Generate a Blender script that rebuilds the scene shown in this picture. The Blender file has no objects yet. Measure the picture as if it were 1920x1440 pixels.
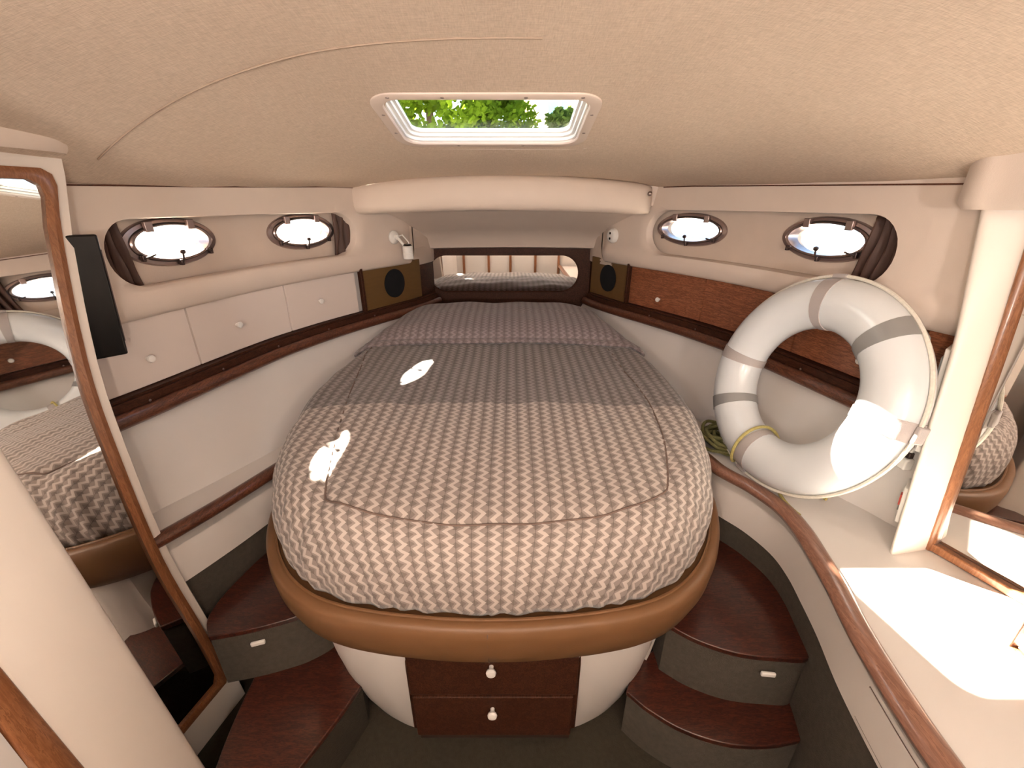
import bpy, bmesh, math, random
from mathutils import Vector, Matrix
random.seed(7)
E = 1.35                      # eye height above the cabin floor; all z below are given relative to the eye
sc = bpy.context.scene
C = sc.collection

# ------------------------------------------------------------------ camera, world, sun, exposure
cam_d = bpy.data.cameras.new('camera'); cam = bpy.data.objects.new('camera', cam_d); C.objects.link(cam)
cam.location = (0, 0, E); cam.rotation_euler = (math.radians(90 - 23), 0, 0)
cam_d.sensor_width = 36; cam_d.lens = 800 / 1920 * 36; cam_d.clip_start = .02; cam_d.clip_end = 300
sc.camera = cam
sc.view_settings.view_transform = 'Standard'; sc.view_settings.look = 'None'
sc.view_settings.exposure = 1.48; sc.view_settings.gamma = 1; sc.view_settings.use_curve_mapping = False
SUN = Vector((.9, -.58, -.86)).normalized()
wd = bpy.data.worlds.new('world'); sc.world = wd; wd.use_nodes = True
nt = wd.node_tree; bg = nt.nodes['Background']
sky = nt.nodes.new('ShaderNodeTexSky'); sky.sky_type = 'HOSEK_WILKIE'
sky.sun_direction = tuple(-SUN); sky.turbidity = 6; sky.ground_albedo = .5
nt.links.new(sky.outputs[0], bg.inputs[0]); bg.inputs[1].default_value = 7
sd = bpy.data.lights.new('sun', 'SUN'); sd.energy = 42; sd.angle = math.radians(.7); sd.color = (1, .93, .8)
so = bpy.data.objects.new('sun', sd); C.objects.link(so); so.rotation_euler = SUN.to_track_quat('-Z', 'Y').to_euler(); so.location = (-6, 5, 9)
try:
    sc.cycles.max_bounces = 8; sc.cycles.diffuse_bounces = 4; sc.cycles.glossy_bounces = 4; sc.cycles.adaptive_threshold = .05; sc.cycles.transparent_max_bounces = 12
    sc.cycles.use_denoising = True; sc.cycles.sample_clamp_indirect = 6; sc.cycles.caustics_reflective = False; sc.cycles.caustics_refractive = False
except Exception: pass

# ------------------------------------------------------------------ materials
def newmat(name):
    m = bpy.data.materials.new(name); m.use_nodes = True
    return m, m.node_tree, m.node_tree.nodes['Principled BSDF']
def math_n(t, op, a, b=None, c=None):
    n = t.nodes.new('ShaderNodeMath'); n.operation = op
    for i, v in enumerate((a, b, c)):
        if v is None: continue
        if isinstance(v, (int, float)): n.inputs[i].default_value = v
        else: t.links.new(v, n.inputs[i])
    return n.outputs[0]
def mixc(t, f, a, b):
    n = t.nodes.new('ShaderNodeMix'); n.data_type = 'RGBA'
    if isinstance(f, (int, float)): n.inputs[0].default_value = f
    else: t.links.new(f, n.inputs[0])
    for v, i in ((a, 6), (b, 7)):
        if isinstance(v, tuple): n.inputs[i].default_value = (*v, 1)
        else: t.links.new(v, n.inputs[i])
    return n.outputs[2]
def coords(t, scale=(1, 1, 1), rot=(0, 0, 0)):
    c = t.nodes.new('ShaderNodeTexCoord'); m = t.nodes.new('ShaderNodeMapping')
    m.inputs['Scale'].default_value = scale; m.inputs['Rotation'].default_value = rot
    t.links.new(c.outputs['Object'], m.inputs[0]); return m.outputs[0]
def noise(t, vec, scale, detail=3, rough=.5):
    n = t.nodes.new('ShaderNodeTexNoise'); t.links.new(vec, n.inputs['Vector'])
    n.inputs['Scale'].default_value = scale; n.inputs['Detail'].default_value = detail; n.inputs['Roughness'].default_value = rough
    return n.outputs[0]
def bump(t, b, h, strength=.2, dist=.002):
    n = t.nodes.new('ShaderNodeBump'); n.inputs['Strength'].default_value = strength; n.inputs['Distance'].default_value = dist
    t.links.new(h, n.inputs['Height']); t.links.new(n.outputs[0], b.inputs['Normal'])
def plain(name, col, rough=.5, metal=0, var=.08, scale=14, bs=0, bscale=200, spec=.4, stretch=(1, 1, 1), coat=0):
    m, t, b = newmat(name)
    v = coords(t, stretch); n = noise(t, v, scale, 4)
    d = tuple(c * (1 - var) for c in col); l = tuple(min(1, c * (1 + var)) for c in col)
    t.links.new(mixc(t, n, d, l), b.inputs['Base Color'])
    b.inputs['Roughness'].default_value = rough; b.inputs['Metallic'].default_value = metal
    b.inputs['Specular IOR Level'].default_value = spec; b.inputs['Coat Weight'].default_value = coat; b.inputs['Coat Roughness'].default_value = .12
    if bs: bump(t, b, noise(t, coords(t, stretch), bscale, 2), bs)
    return m
def wood(name, dark, light, stretch=(14, 1.2, 14), rough=.3, coat=.3, scale=5):
    m, t, b = newmat(name)
    v = coords(t, stretch); n = noise(t, v, scale, 6, .65)
    w = math_n(t, 'FRACT', math_n(t, 'MULTIPLY', n, 7.0)); w = math_n(t, 'MULTIPLY', w, n)
    w = math_n(t, 'MULTIPLY', w, 1.6)
    t.links.new(mixc(t, w, dark, light), b.inputs['Base Color'])
    b.inputs['Roughness'].default_value = rough; b.inputs['Coat Weight'].default_value = coat; b.inputs['Coat Roughness'].default_value = .15
    bump(t, b, n, .08, .001)
    return m
M = {}
M['vinyl'] = plain('cream_vinyl', (.71, .60, .52), .5, var=.03, bs=.12, bscale=500)
M['gel'] = plain('cream_gelcoat', (.70, .66, .63), .35, var=.03, scale=5)
M['white_panel'] = plain('white_laminate', (.80, .74, .69), .35, var=.02)
M['post'] = plain('cream_post', (.79, .71, .635), .35, var=.02, scale=4)
M['laminate'] = plain('locker_laminate', (.73, .635, .58), .32, var=.03, scale=4)
M['liner'] = plain('hull_liner', (.62, .51, .43), .6, var=.06, bs=.15, bscale=300)
M['dwood'] = wood('dark_mahogany', (.022, .008, .004), (.085, .030, .016), rough=.5, coat=0); M['dwood'].node_tree.nodes['Principled BSDF'].inputs['Specular IOR Level'].default_value = .15
M['rwood'] = wood('red_mahogany', (.13, .040, .019), (.42, .155, .072), (3, 3, 26), .32, .3, 4)
M['rail'] = wood('mahogany_rail', (.05, .016, .009), (.20, .07, .035))
M['trim'] = wood('teak_trim', (.17, .075, .048), (.30, .15, .10))
M['oak'] = wood('orange_teak', (.20, .075, .03), (.36, .15, .065), (16, 16, 1.2))
M['tread'] = wood('tread_mahogany', (.018, .006, .004), (.11, .028, .015), (3, 22, 3), .32, .4)
M['tan'] = plain('tan_vinyl', (.175, .085, .036), .42, var=.06, scale=8, bs=.1, bscale=400)
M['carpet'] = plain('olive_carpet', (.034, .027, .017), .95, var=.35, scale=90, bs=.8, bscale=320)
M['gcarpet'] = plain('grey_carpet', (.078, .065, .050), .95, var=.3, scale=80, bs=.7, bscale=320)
M['ply'] = plain('brown_plywood', (.14, .075, .025), .45, var=.15, stretch=(1, 1, 8))
M['white'] = plain('white_plastic', (.85, .82, .78), .3, var=.02)
M['hatch'] = plain('hatch_flange', (.72, .60, .52), .4, var=.02)
M['black'] = plain('black_plastic', (.003, .003, .003), .25, var=.1)
M['grille'] = plain('black_cloth', (.004, .004, .005), .9, var=.2, scale=200)
M['bronze'] = plain('pewter_frame', (.40, .31, .29), .28, .85, var=.1)
M['dbronze'] = plain('dark_metal', (.10, .07, .065), .35, .7, var=.1)
M['screw'] = plain('screw_metal', (.35, .28, .25), .3, .9, var=.1)
M['ring'] = plain('ring_shell', (.70, .725, .745), .28, var=.05, scale=7, coat=.3)
M['strapl'] = plain('pale_strap', (.42, .38, .37), .5, var=.06, bs=.3, bscale=500)
M['strapg'] = plain('grey_tape', (.26, .255, .25), .35, var=.08, scale=30)
M['rope_y'] = plain('yellow_rope', (.42, .36, .13), .8, var=.4, scale=160)
M['rope_w'] = plain('white_rope', (.72, .68, .6), .8, var=.2, scale=160)
M['rope_g'] = plain('olive_rope', (.17, .16, .06), .85, var=.5, scale=140)
M['seam'] = plain('seam_thread', (.16, .11, .09), .8)
M['cseam'] = plain('headliner_seam', (.40, .30, .23), .8)
M['recess_shade'] = plain('painted_recess_shade', (.03, .018, .012), .8)  # near-black tone painted for the shade of a recess
M['red'] = plain('red_switch', (.5, .06, .04), .4)
M['bark'] = plain('bark', (.12, .08, .05), .9, var=.3)
M['house'] = plain('house_wall', (.78, .70, .62), .8, var=.04)
M['roof'] = plain('house_roof', (.50, .38, .22), .8, var=.1)
M['hglass'] = plain('house_glass', (.16, .38, .50), .15)
M['water'] = plain('water', (.10, .16, .17), .12, var=.2, scale=.8, bs=.4, bscale=3)
# ceiling fabric: streaked weave
m, t, b = newmat('ceiling_fabric')
n1 = noise(t, coords(t, (60, 420, 60)), 1, 3, .6); n2 = noise(t, coords(t, (420, 60, 60)), 1, 3, .6); n3 = noise(t, coords(t), 2.5, 3)
nn = math_n(t, 'ADD', math_n(t, 'MULTIPLY', n1, .45), math_n(t, 'ADD', math_n(t, 'MULTIPLY', n2, .4), math_n(t, 'MULTIPLY', n3, .15)))
nn = math_n(t, 'MULTIPLY_ADD', nn, 3.4, -1.2)
t.links.new(mixc(t, nn, (.55, .43, .33), (.74, .60, .48)), b.inputs['Base Color']); b.inputs['Roughness'].default_value = .75
bump(t, b, nn, .35, .001); M['ceil'] = m
# curtain: thin brown cloth that lets some light through
m, t, b = newmat('curtain_cloth')
n1 = noise(t, coords(t, (60, 60, 6)), 3, 3)
col = mixc(t, n1, (.045, .022, .015), (.14, .07, .05)); t.links.new(col, b.inputs['Base Color']); b.inputs['Roughness'].default_value = .6
tr = t.nodes.new('ShaderNodeBsdfTranslucent'); tr.inputs[0].default_value = (.40, .13, .05, 1)
mx = t.nodes.new('ShaderNodeMixShader'); mx.inputs[0].default_value = .25
t.links.new(b.outputs[0], mx.inputs[1]); t.links.new(tr.outputs[0], mx.inputs[2]); t.links.new(mx.outputs[0], t.nodes['Material Output'].inputs[0]); M['curtain'] = m
# clear glazing that passes sunlight
m, t, b = newmat('clear_glazing')
b.inputs['Roughness'].default_value = .03; b.inputs['Base Color'].default_value = (.9, .93, .92, 1)
tp = t.nodes.new('ShaderNodeBsdfTransparent'); tp.inputs[0].default_value = (.97, .98, .97, 1)
mx = t.nodes.new('ShaderNodeMixShader')
mx.inputs[0].default_value = .05
gl = t.nodes.new('ShaderNodeBsdfGlossy'); gl.inputs['Roughness'].default_value = .03
t.links.new(tp.outputs[0], mx.inputs[1]); t.links.new(gl.outputs[0], mx.inputs[2])
t.links.new(mx.outputs[0], t.nodes['Material Output'].inputs[0]); M['glass'] = m
m, t, b = newmat('mirror_silver'); b.inputs['Metallic'].default_value = 1; b.inputs['Roughness'].default_value = .015
n1 = noise(t, coords(t), 3, 2); t.links.new(mixc(t, n1, (.80, .78, .75), (.86, .85, .83)), b.inputs['Base Color']); M['mirror'] = m
m, t, b = newmat('fill_lamp_diffuser'); b.inputs['Base Color'].default_value = (.9, .85, .75, 1); b.inputs['Emission Color'].default_value = (1, .86, .68, 1); b.inputs['Emission Strength'].default_value = 3  # glow of the added fill lamps
n1 = noise(t, coords(t), 20, 2); t.links.new(mixc(t, n1, (.85, .8, .7), (.95, .9, .8)), b.inputs['Base Color']); M['diff'] = m
# leaves let sunlight glow through
for k, dc, tc in (('leafa', (.13, .20, .015), (.20, .30, .018)), ('leafb', (.10, .15, .03), (.13, .18, .03))):
    m, t, b = newmat('leaf_' + k[-1]); n1 = noise(t, coords(t), 1.6, 3)
    t.links.new(mixc(t, n1, tuple(c * .5 for c in dc), tuple(c * 1.5 for c in dc)), b.inputs['Base Color']); b.inputs['Roughness'].default_value = .8; b.inputs['Specular IOR Level'].default_value = 0
    tr = t.nodes.new('ShaderNodeBsdfTranslucent'); t.links.new(mixc(t, n1, tuple(c * .5 for c in tc), tuple(c * 1.5 for c in tc)), tr.inputs[0])
    mx = t.nodes.new('ShaderNodeMixShader'); mx.inputs[0].default_value = .6
    t.links.new(b.outputs[0], mx.inputs[1]); t.links.new(tr.outputs[0], mx.inputs[2]); t.links.new(mx.outputs[0], t.nodes['Material Output'].inputs[0]); M[k] = m
# zigzag bedspread
def bedmat(name, dark, light, dark2=None, light2=None, vband=None):
    m, t, b = newmat(name)
    c = t.nodes.new('ShaderNodeUVMap'); c.uv_map = 'UVMap'
    s = t.nodes.new('ShaderNodeSeparateXYZ'); t.links.new(c.outputs[0], s.inputs[0])
    u = math_n(t, 'MULTIPLY', s.outputs[0], 1 / .033); v = math_n(t, 'MULTIPLY', s.outputs[1], 1 / .024)
    tri = math_n(t, 'PINGPONG', v, .5)                               # 0..0.5
    zu = math_n(t, 'FRACT', math_n(t, 'MULTIPLY_ADD', math_n(t, 'ADD', tri, -.25), .9, u))
    d = math_n(t, 'ABSOLUTE', math_n(t, 'ADD', zu, -.5))
    zig = math_n(t, 'SMOOTHSTEP', d, .20, .27) if False else math_n(t, 'LESS_THAN', d, .17)
    # diamonds: darker lozenges between the zigzags
    fu = math_n(t, 'ABSOLUTE', math_n(t, 'ADD', math_n(t, 'FRACT', u), -.0)); fu = math_n(t, 'PINGPONG', u, .5)
    dm = math_n(t, 'LESS_THAN', math_n(t, 'ADD', fu, tri), .34)
    line = math_n(t, 'LESS_THAN', fu, .025)
    n = noise(t, coords(t), 9, 4)
    def pair(dk, lt):
        mid = tuple(a * .72 + b_ * .28 for a, b_ in zip(dk, lt))
        k = mixc(t, dm, mid, dk); k = mixc(t, zig, k, lt)
        return mixc(t, math_n(t, 'MULTIPLY', line, .55), k, tuple(a * .5 for a in dk))
    k = pair(dark, light)
    if dark2:
        k2 = pair(dark2, light2)
        wob = math_n(t, 'MULTIPLY_ADD', noise(t, coords(t), 3, 2), .03, s.outputs[1])
        k = mixc(t, math_n(t, 'GREATER_THAN', wob, vband), k, k2)
    k = mixc(t, math_n(t, 'MULTIPLY', n, .22), k, dark)
    t.links.new(k, b.inputs['Base Color']); b.inputs['Roughness'].default_value = .75; b.inputs['Specular IOR Level'].default_value = .25
    b.inputs['Sheen Weight'].default_value = .2
    h = math_n(t, 'ADD', math_n(t, 'MULTIPLY', zig, .25), math_n(t, 'MULTIPLY', noise(t, coords(t), 18, 4), 1.2)); bump(t, b, h, .35, .006)
    return m
M['bed'] = bedmat('zigzag_bedspread', (.19, .155, .137), (.54, .465, .42), (.115, .096, .09), (.28, .245, .23), 1.19)
M['pillow'] = bedmat('zigzag_pillowcase', (.185, .15, .155), (.33, .28, .285))

# ------------------------------------------------------------------ mesh helpers
class MB:
    def __init__(s): s.v = []; s.f = []; s.uv = None
    def add(s, vs, fs):
        o = len(s.v); s.v += [Vector(p) for p in vs]; s.f += [tuple(i + o for i in f) for f in fs]; return s
    def grid(s, rows, cu=False, cv=False):
        nr, nc = len(rows), len(rows[0]); fs = []
        for i in range(nr - (0 if cv else 1)):
            for j in range(nc - (0 if cu else 1)):
                a, b = i, (i + 1) % nr; c, d = j, (j + 1) % nc
                fs.append((a * nc + c, a * nc + d, b * nc + d, b * nc + c))
        return s.add([p for r in rows for p in r], fs)
    def loft(s, rings, cap0=True, cap1=True):
        o = len(s.v); n = len(rings[0]); s.grid(rings, cu=True)
        if cap0: s.f.append(tuple(reversed(range(o, o + n))))
        if cap1: s.f.append(tuple(range(o + n * (len(rings) - 1), o + n * len(rings))))
        return s
    def box(s, c, d, ax=None):
        X, Y, Z = ax or (Vector((1, 0, 0)), Vector((0, 1, 0)), Vector((0, 0, 1)))
        c = Vector(c); vs = []
        for i in (-1, 1):
            for j in (-1, 1):
                for k in (-1, 1): vs.append(c + X * (i * d[0] / 2) + Y * (j * d[1] / 2) + Z * (k * d[2] / 2))
        return s.add(vs, [(0, 1, 3, 2), (4, 6, 7, 5), (0, 4, 5, 1), (2, 3, 7, 6), (0, 2, 6, 4), (1, 5, 7, 3)])
    def prism(s, outline, vec):
        vec = Vector(vec); a = [Vector(p) for p in outline]
        return s.loft([a, [p + vec for p in a]])
    def tube(s, path, r, n=10, closed=False, flat=1.0):
        P = [Vector(p) for p in path]; rings = []; prev = None
        for i, p in enumerate(P):
            if closed: tg = P[(i + 1) % len(P)] - P[i - 1]
            else: tg = P[min(i + 1, len(P) - 1)] - P[max(i - 1, 0)]
            tg.normalize()
            if prev is None:
                up = Vector((0, 0, 1)) if abs(tg.z) < .9 else Vector((1, 0, 0))
                a = tg.cross(up).normalized()
            else: a = (prev - tg * prev.dot(tg)).normalized()
            prev = a; b2 = tg.cross(a)
            rr = r(i / (len(P) - 1)) if callable(r) else r
            rings.append([p + a * (rr * math.cos(q)) + b2 * (rr * flat * math.sin(q)) for q in [2 * math.pi * k / n for k in range(n)]])
        if closed: s.grid(rings, cu=True, cv=True)
        else: s.loft(rings)
        return s
    def lathe(s, base, axis, prof, n=14):
        axis = Vector(axis).normalized(); up = Vector((0, 0, 1)) if abs(axis.z) < .9 else Vector((1, 0, 0))
        a = axis.cross(up).normalized(); b2 = axis.cross(a); base = Vector(base)
        rings = [[base + axis * h + (a * math.cos(q) + b2 * math.sin(q)) * r for q in [2 * math.pi * k / n for k in range(n)]] for r, h in prof]
        return s.loft(rings)
    def build(s, name, mat, parent=None, bevel=0, sharp=38, sub=0):
        me = bpy.data.meshes.new(name)
        vs = [p + Vector((0, 0, E)) for p in s.v]
        if parent is not None: L = wloc(parent)
        else:
            xs = [p.x for p in vs]; ys = [p.y for p in vs]; zs = [p.z for p in vs]
            L = Vector(((min(xs) + max(xs)) / 2, (min(ys) + max(ys)) / 2, min(zs)))
        me.from_pydata([p - L for p in vs], [], s.f); me.validate()
        bm = bmesh.new(); bm.from_mesh(me); bmesh.ops.recalc_face_normals(bm, faces=bm.faces); bm.to_mesh(me); bm.free()
        for p in me.polygons: p.use_smooth = True
        me.set_sharp_from_angle(angle=math.radians(sharp))
        if s.uv:
            l = me.uv_layers.new(name='UVMap')
            for lp in me.loops: l.data[lp.index].uv = s.uv[lp.vertex_index]
        me.materials.append(M[mat])
        o = bpy.data.objects.new(name, me); C.objects.link(o)
        if parent is not None: o.parent = parent
        else: o.location = L
        if bevel:
            bv = o.modifiers.new('bevel', 'BEVEL'); bv.width = bevel; bv.segments = 3; bv.limit_method = 'ANGLE'; bv.angle_limit = math.radians(40)
        if sub: sm = o.modifiers.new('sub', 'SUBSURF'); sm.levels = sub; sm.render_levels = sub
        return o
def wloc(o):
    L = Vector(o.location)
    while o.parent: o = o.parent; L += Vector(o.location)
    return L
def tag(o, label=None, cat=None, group=None, kind=None):
    if label: o['label'] = label
    if cat: o['category'] = cat
    if group: o['group'] = group
    if kind: o['kind'] = kind
    return o
def thing(name, loc, label=None, cat=None, group=None, kind=None):
    o = bpy.data.objects.new(name, None); C.objects.link(o); o.location = (loc[0], loc[1], loc[2] + E); o.empty_display_size = .05
    return tag(o, label, cat, group, kind)
def interp(tab, x):
    if x <= tab[0][0]: return tab[0][1]
    if x >= tab[-1][0]: return tab[-1][1]
    for i in range(len(tab) - 1):
        if tab[i][0] <= x <= tab[i + 1][0]:
            x0, y0 = tab[i]; x1, y1 = tab[i + 1]
            d = (y1 - y0) / (x1 - x0)
            m0 = d if i == 0 else ((y1 - tab[i - 1][1]) / (x1 - tab[i - 1][0]))
            m1 = d if i == len(tab) - 2 else ((tab[i + 2][1] - y0) / (tab[i + 2][0] - x0))
            h = x1 - x0; t = (x - x0) / h
            return (2*t**3 - 3*t*t + 1)*y0 + (t**3 - 2*t*t + t)*h*m0 + (-2*t**3 + 3*t*t)*y1 + (t**3 - t*t)*h*m1
def lin(a, b, n): return [a + (b - a) * i / (n - 1) for i in range(n)]
# half width of the cabin at wall height, tapering to the bow
HW = [(-.9, 1.12), (.4, 1.12), (.7, 1.05), (.8, 1.012), (.907, .983), (1.0, .957), (1.27, .897), (1.46, .848), (1.61, .79), (1.75, .725), (1.9, .642), (2.05, .553), (2.2, .475), (2.32, .43), (2.5, .39)]
def hw(y): return interp(HW, y)
def W(side, y, z, off=0): return Vector((side * (hw(y) + off), y, z))
def wtan(side, y):
    return (W(side, y + .01, 0) - W(side, y - .01, 0)).normalized()
def wnor(side, y):   # points into the cabin
    t = wtan(side, y); n = Vector((-t.y, t.x, 0)); return n if n.x * side < 0 else -n
def rrect(a0, a1, b0, b1, r, nl=26, ns=6, nc=8):
    P = []
    def seg(p, q, n): P.extend([(p[0] + (q[0] - p[0]) * i / n, p[1] + (q[1] - p[1]) * i / n) for i in range(n)])
    def arc(cx, cy, s, n): P.extend([(cx + r * math.cos(s + math.pi / 2 * i / n), cy + r * math.sin(s + math.pi / 2 * i / n)) for i in range(n)])
    seg((a0 + r, b0), (a1 - r, b0), nl); arc(a1 - r, b0 + r, -math.pi / 2, nc)
    seg((a1, b0 + r), (a1, b1 - r), ns); arc(a1 - r, b1 - r, 0, nc)
    seg((a1 - r, b1), (a0 + r, b1), nl); arc(a0 + r, b1 - r, math.pi / 2, nc)
    seg((a0, b1 - r), (a0, b0 + r), ns); arc(a0 + r, b0 + r, math.pi, nc)
    return P
SN = {-1: 'left', 1: 'right'}

# ------------------------------------------------------------------ large structure
ZC = [(-.9, .30), (.4, .29), (.8, .262), (1.08, .213), (1.38, .152), (1.65, .118), (1.92, .097), (2.5, .07)]
def zc(x, y):
    e = .014 + (.024 if x > 0 else 0) + (.036 if x < 0 else .022) * min(1, max(0, (y - 1.0) / .8)); k = min(1, abs(x + .02) / (hw(y) + .02)); return e + (interp(ZC, y) - e) * (1 - k ** 2.6)
HX0, HX1, HY0, HY1 = -.318, .203, 1.07, 1.385          # hatch flange
def hz(y): return .213 + (y - 1.08) * (.152 - .213) / .30
fl = MB(); fl.grid([[(x, y, -1.35) for x in lin(-1.25, 1.25, 12)] for y in lin(-.95, 2.6, 16)])
fl.add([(-1.15, -.95, -1.42), (1.15, -.95, -1.42), (1.15, 2.6, -1.42), (-1.15, 2.6, -1.42)], [(0, 1, 2, 3)])
tag(fl.build('floor', 'carpet'), 'dark olive carpet on the cabin floor', kind='structure')
# ceiling with the hatch opening
cl = MB(); inner = rrect(HX0 + .03, HX1 - .03, HY0 + .025, HY1 - .02, .05, 26, 10, 8)
outer = []
for (a, b_) in rrect(-1, 1, -.9, 2.5, .02, 26, 10, 8):
    y = b_; outer.append((a * (hw(y) + .10), y))
rows = []
for k in range(15):
    f = (k / 14) ** 1.25
    rows.append([(p[0] + (q[0] - p[0]) * f, p[1] + (q[1] - p[1]) * f) for p, q in zip(inner, outer)])
def zce(x, y):
    w = hw(y); z = zc(x, y)
    dx = max(HX0 + .03 - x, x - HX1 + .03, 0); dy = max(HY0 + .02 - y, y - HY1 + .02, 0); d = math.hypot(dx, dy)
    t_ = max(0, 1 - d / .25); t_ = t_ * t_ * (3 - 2 * t_)
    return z * (1 - t_) + hz(y) * t_ if t_ > 0 else z
cl.grid([[(x, y, zce(x, y)) for x, y in r] for r in rows], cu=True)
ceil = tag(cl.build('ceiling', 'ceil'), 'tan woven fabric headliner curving down to the walls', kind='structure')
MB().tube([(x, .872 + .17 * x * x, zce(x, .872 + .17 * x * x) - .0012) for x in lin(-.86, .05, 60)], .0018, 6).build('seam', 'cseam', ceil)

# curved side walls: padded panel with a long slot, hull liner behind it with two portholes, lower wall
LOW = [(.7, .02), (.84, -.03), (.92, -.045), (1.06, -.085), (1.27, -.14), (1.5, -.17), (2.5, -.17)]
def lowoff(y): return interp(LOW, y)
SLOT = {-1: (1.035, 1.89, -.200, -.034), 1: (1.085, 1.99, -.206, -.026)}
PORT = {-1: [(1.255, .138), (1.715, .135)], 1: [(1.335, .155), (1.845, .15)]}
DEPTH = .055; PZ = -.100; PH = .064
walls = {}
for s in (-1, 1):
    w = thing('wall_' + SN[s], (s * .95, 1.5, -.75), 'cream upholstered %s side of the cabin with a long porthole slot' % ('left' if s < 0 else 'right'), kind='structure'); walls[s] = w
    y0, y1 = (.80, 2.20) if s < 0 else (.86, 2.27)
    sl = SLOT[s]
    out = rrect(y0, y1, -.272, .11, .055, 30, 6, 8); inn = rrect(*sl, (sl[3] - sl[2]) * .5 - .003, 30, 6, 8)
    def bulge(y, z):
        d = 0
        if z < -.19: d = .016 * math.sin(min(1, (-.19 - z) / .082) * math.pi) ** .8
        e = min(y1 - y, .05) / .05
        return -d * max(0, e) + (1 - max(0, e)) * .02
    rows = []
    rows.append([W(s, y, z, .05) for y, z in out])
    rows.append([W(s, y, z, .008) for y, z in out])
    for k in range(9):
        f = 1 - k / 8
        pts = [(i[0] + (o[0] - i[0]) * f, i[1] + (o[1] - i[1]) * f) for i, o in zip(inn, out)]
        rows.append([W(s, y, z, bulge(y, z)) for y, z in pts])
    rows.append([W(s, y, z, .006) for y, z in [(p[0] + (p[0] - (sl[0] + sl[1]) / 2) * -.004, p[1] + (p[1] - (sl[2] + sl[3]) / 2) * -.03) for p in inn]])
    rows.append([W(s, y, z, .03) for y, z in [(p[0] + (p[0] - (sl[0] + sl[1]) / 2) * -.004, p[1] + (p[1] - (sl[2] + sl[3]) / 2) * -.03) for p in inn]])
    MB().grid(rows, cu=True).build('upholstered_panel', 'vinyl', w, sharp=60)
    # hull liner with porthole openings
    pa, pb = PORT[s]; mid = (pa[0] + pb[0]) / 2
    lb = MB()
    for (pc, pw), (a, b_) in ((pa, (.8, mid)), (pb, (mid, 2.4))):
        o = rrect(a, b_, -.29, .13, .01, 24, 8, 3); rows = []
        el = []
        for y, z in o:
            ang = math.atan2((z - PZ) / PH, (y - pc) / pw); el.append((pc + pw * .93 * math.cos(ang), PZ + PH * .93 * math.sin(ang)))
        dep = lambda y: DEPTH if y < 2.08 else max(.012, DEPTH - (y - 2.08) * .5)
        rows.append([W(s, y, z, DEPTH + .05) for y, z in el])
        for k in range(9):
            f = k / 8
            rows.append([W(s, i[0] + (q[0] - i[0]) * f, i[1] + (q[1] - i[1]) * f, dep(i[0] + (q[0] - i[0]) * f)) for i, q in zip(el, o)])
        lb.grid(rows, cu=True)
    # little floor and roof that close the slot behind the padding
    lb.grid([[W(s, y, -.205, o_) for y in lin(.8, 2.3, 40)] for o_ in (.01, DEPTH)])
    lb.build('hull_liner', 'liner', w, sharp=50)
    lo = MB(); ys = lin(.72, 2.45, 60)
    lo.grid([[W(s, y, z, f * lowoff(y)) for y in ys] for z, f in ((-.25, 0), (-.46, 0), (-.52, 0), (-.60, .2), (-.68, .62), (-.755, 1), (-.80, 1.05))] if False else
            [[W(s, y, z, f * lowoff(y) + e_) for y in ys] for z, f, e_ in ((-.24, 0, .035), (-.46, 0, .035), (-.505, 0, .0), (-.60, .3, 0), (-.68, .65, 0), (-.755, 1, 0), (-.80, 1.05, 0))])
    lo.build('lower_panel', 'gel', w)
    MB().grid([[(s * 1.2, y, z) for y in lin(.9, 2.6, 10)] for z in (-1.36, -.25)] + [[(s * (hw(y) + .05), y, -.22) for y in lin(.9, 2.6, 10)]]).build('hull_board', 'liner', w)
    # plain cabin side aft of the mirrors
    MB().grid([[(s * 1.16, y, z) for y in lin(-.9, 2.55, 10)] for z in (-1.35, -.25)] if False else [[(s * 1.2, y, z) for y in lin(-.9, .95, 8)] for z in (-1.35, -.25, .35)]).build('side_board', 'gel', w)
for s in (-1, 1):
    MB().tube([W(s, y, zce(s * hw(y), y) - .001, -.001) for y in lin(.93 if s < 0 else .97, 1.93, 50)], .0022, 6).build('welt', 'rail', walls[s])
# bow
bow = thing('wall_bow', (-.05, 2.42, -1.3), 'beige bow liner above a dark wooden bulkhead', kind='structure')
MB().grid([[(x, y, z - .012 * (abs(x) / .6) ** 2) for x in lin(-.66, .66, 24)] for y, z in ((1.95, .10), (1.97, -.0), (2.1, -.055), (2.25, -.12), (2.33, -.16), (2.36, -.215), (2.40, -.222))]).build('bow_liner', 'vinyl', bow)
MB().box((-.03, 2.42, -.78), (.98, .04, 1.14)).build('bulkhead_board', 'dwood', bow, .003)
for s in (-1, 1):
    ya = 2.20 if s < 0 else 2.33
    MB().grid([[W(s, y, z, .018) for y in lin(ya, 2.44, 6)] for z in (-.52, -.268)]).build('corner_board', 'dwood', bow)
MB().box((-.03, 2.50, -.64), (1.2, .04, 1.44)).build('stem_board', 'liner', bow)
aft = thing('wall_aft', (0, -.9, -1.35), 'cream bulkhead behind the camera', kind='structure')
MB().box((0, -.92, -.55), (2.6, .04, 1.9)).build('bulkhead_panel', 'gel', aft)
for x in (-.62, -.30, -.02, .30, .60):
    MB().box((x, -.885, -.6), (.03, .03, 1.6)).build('wood_trim', 'oak', aft, .004)

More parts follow.
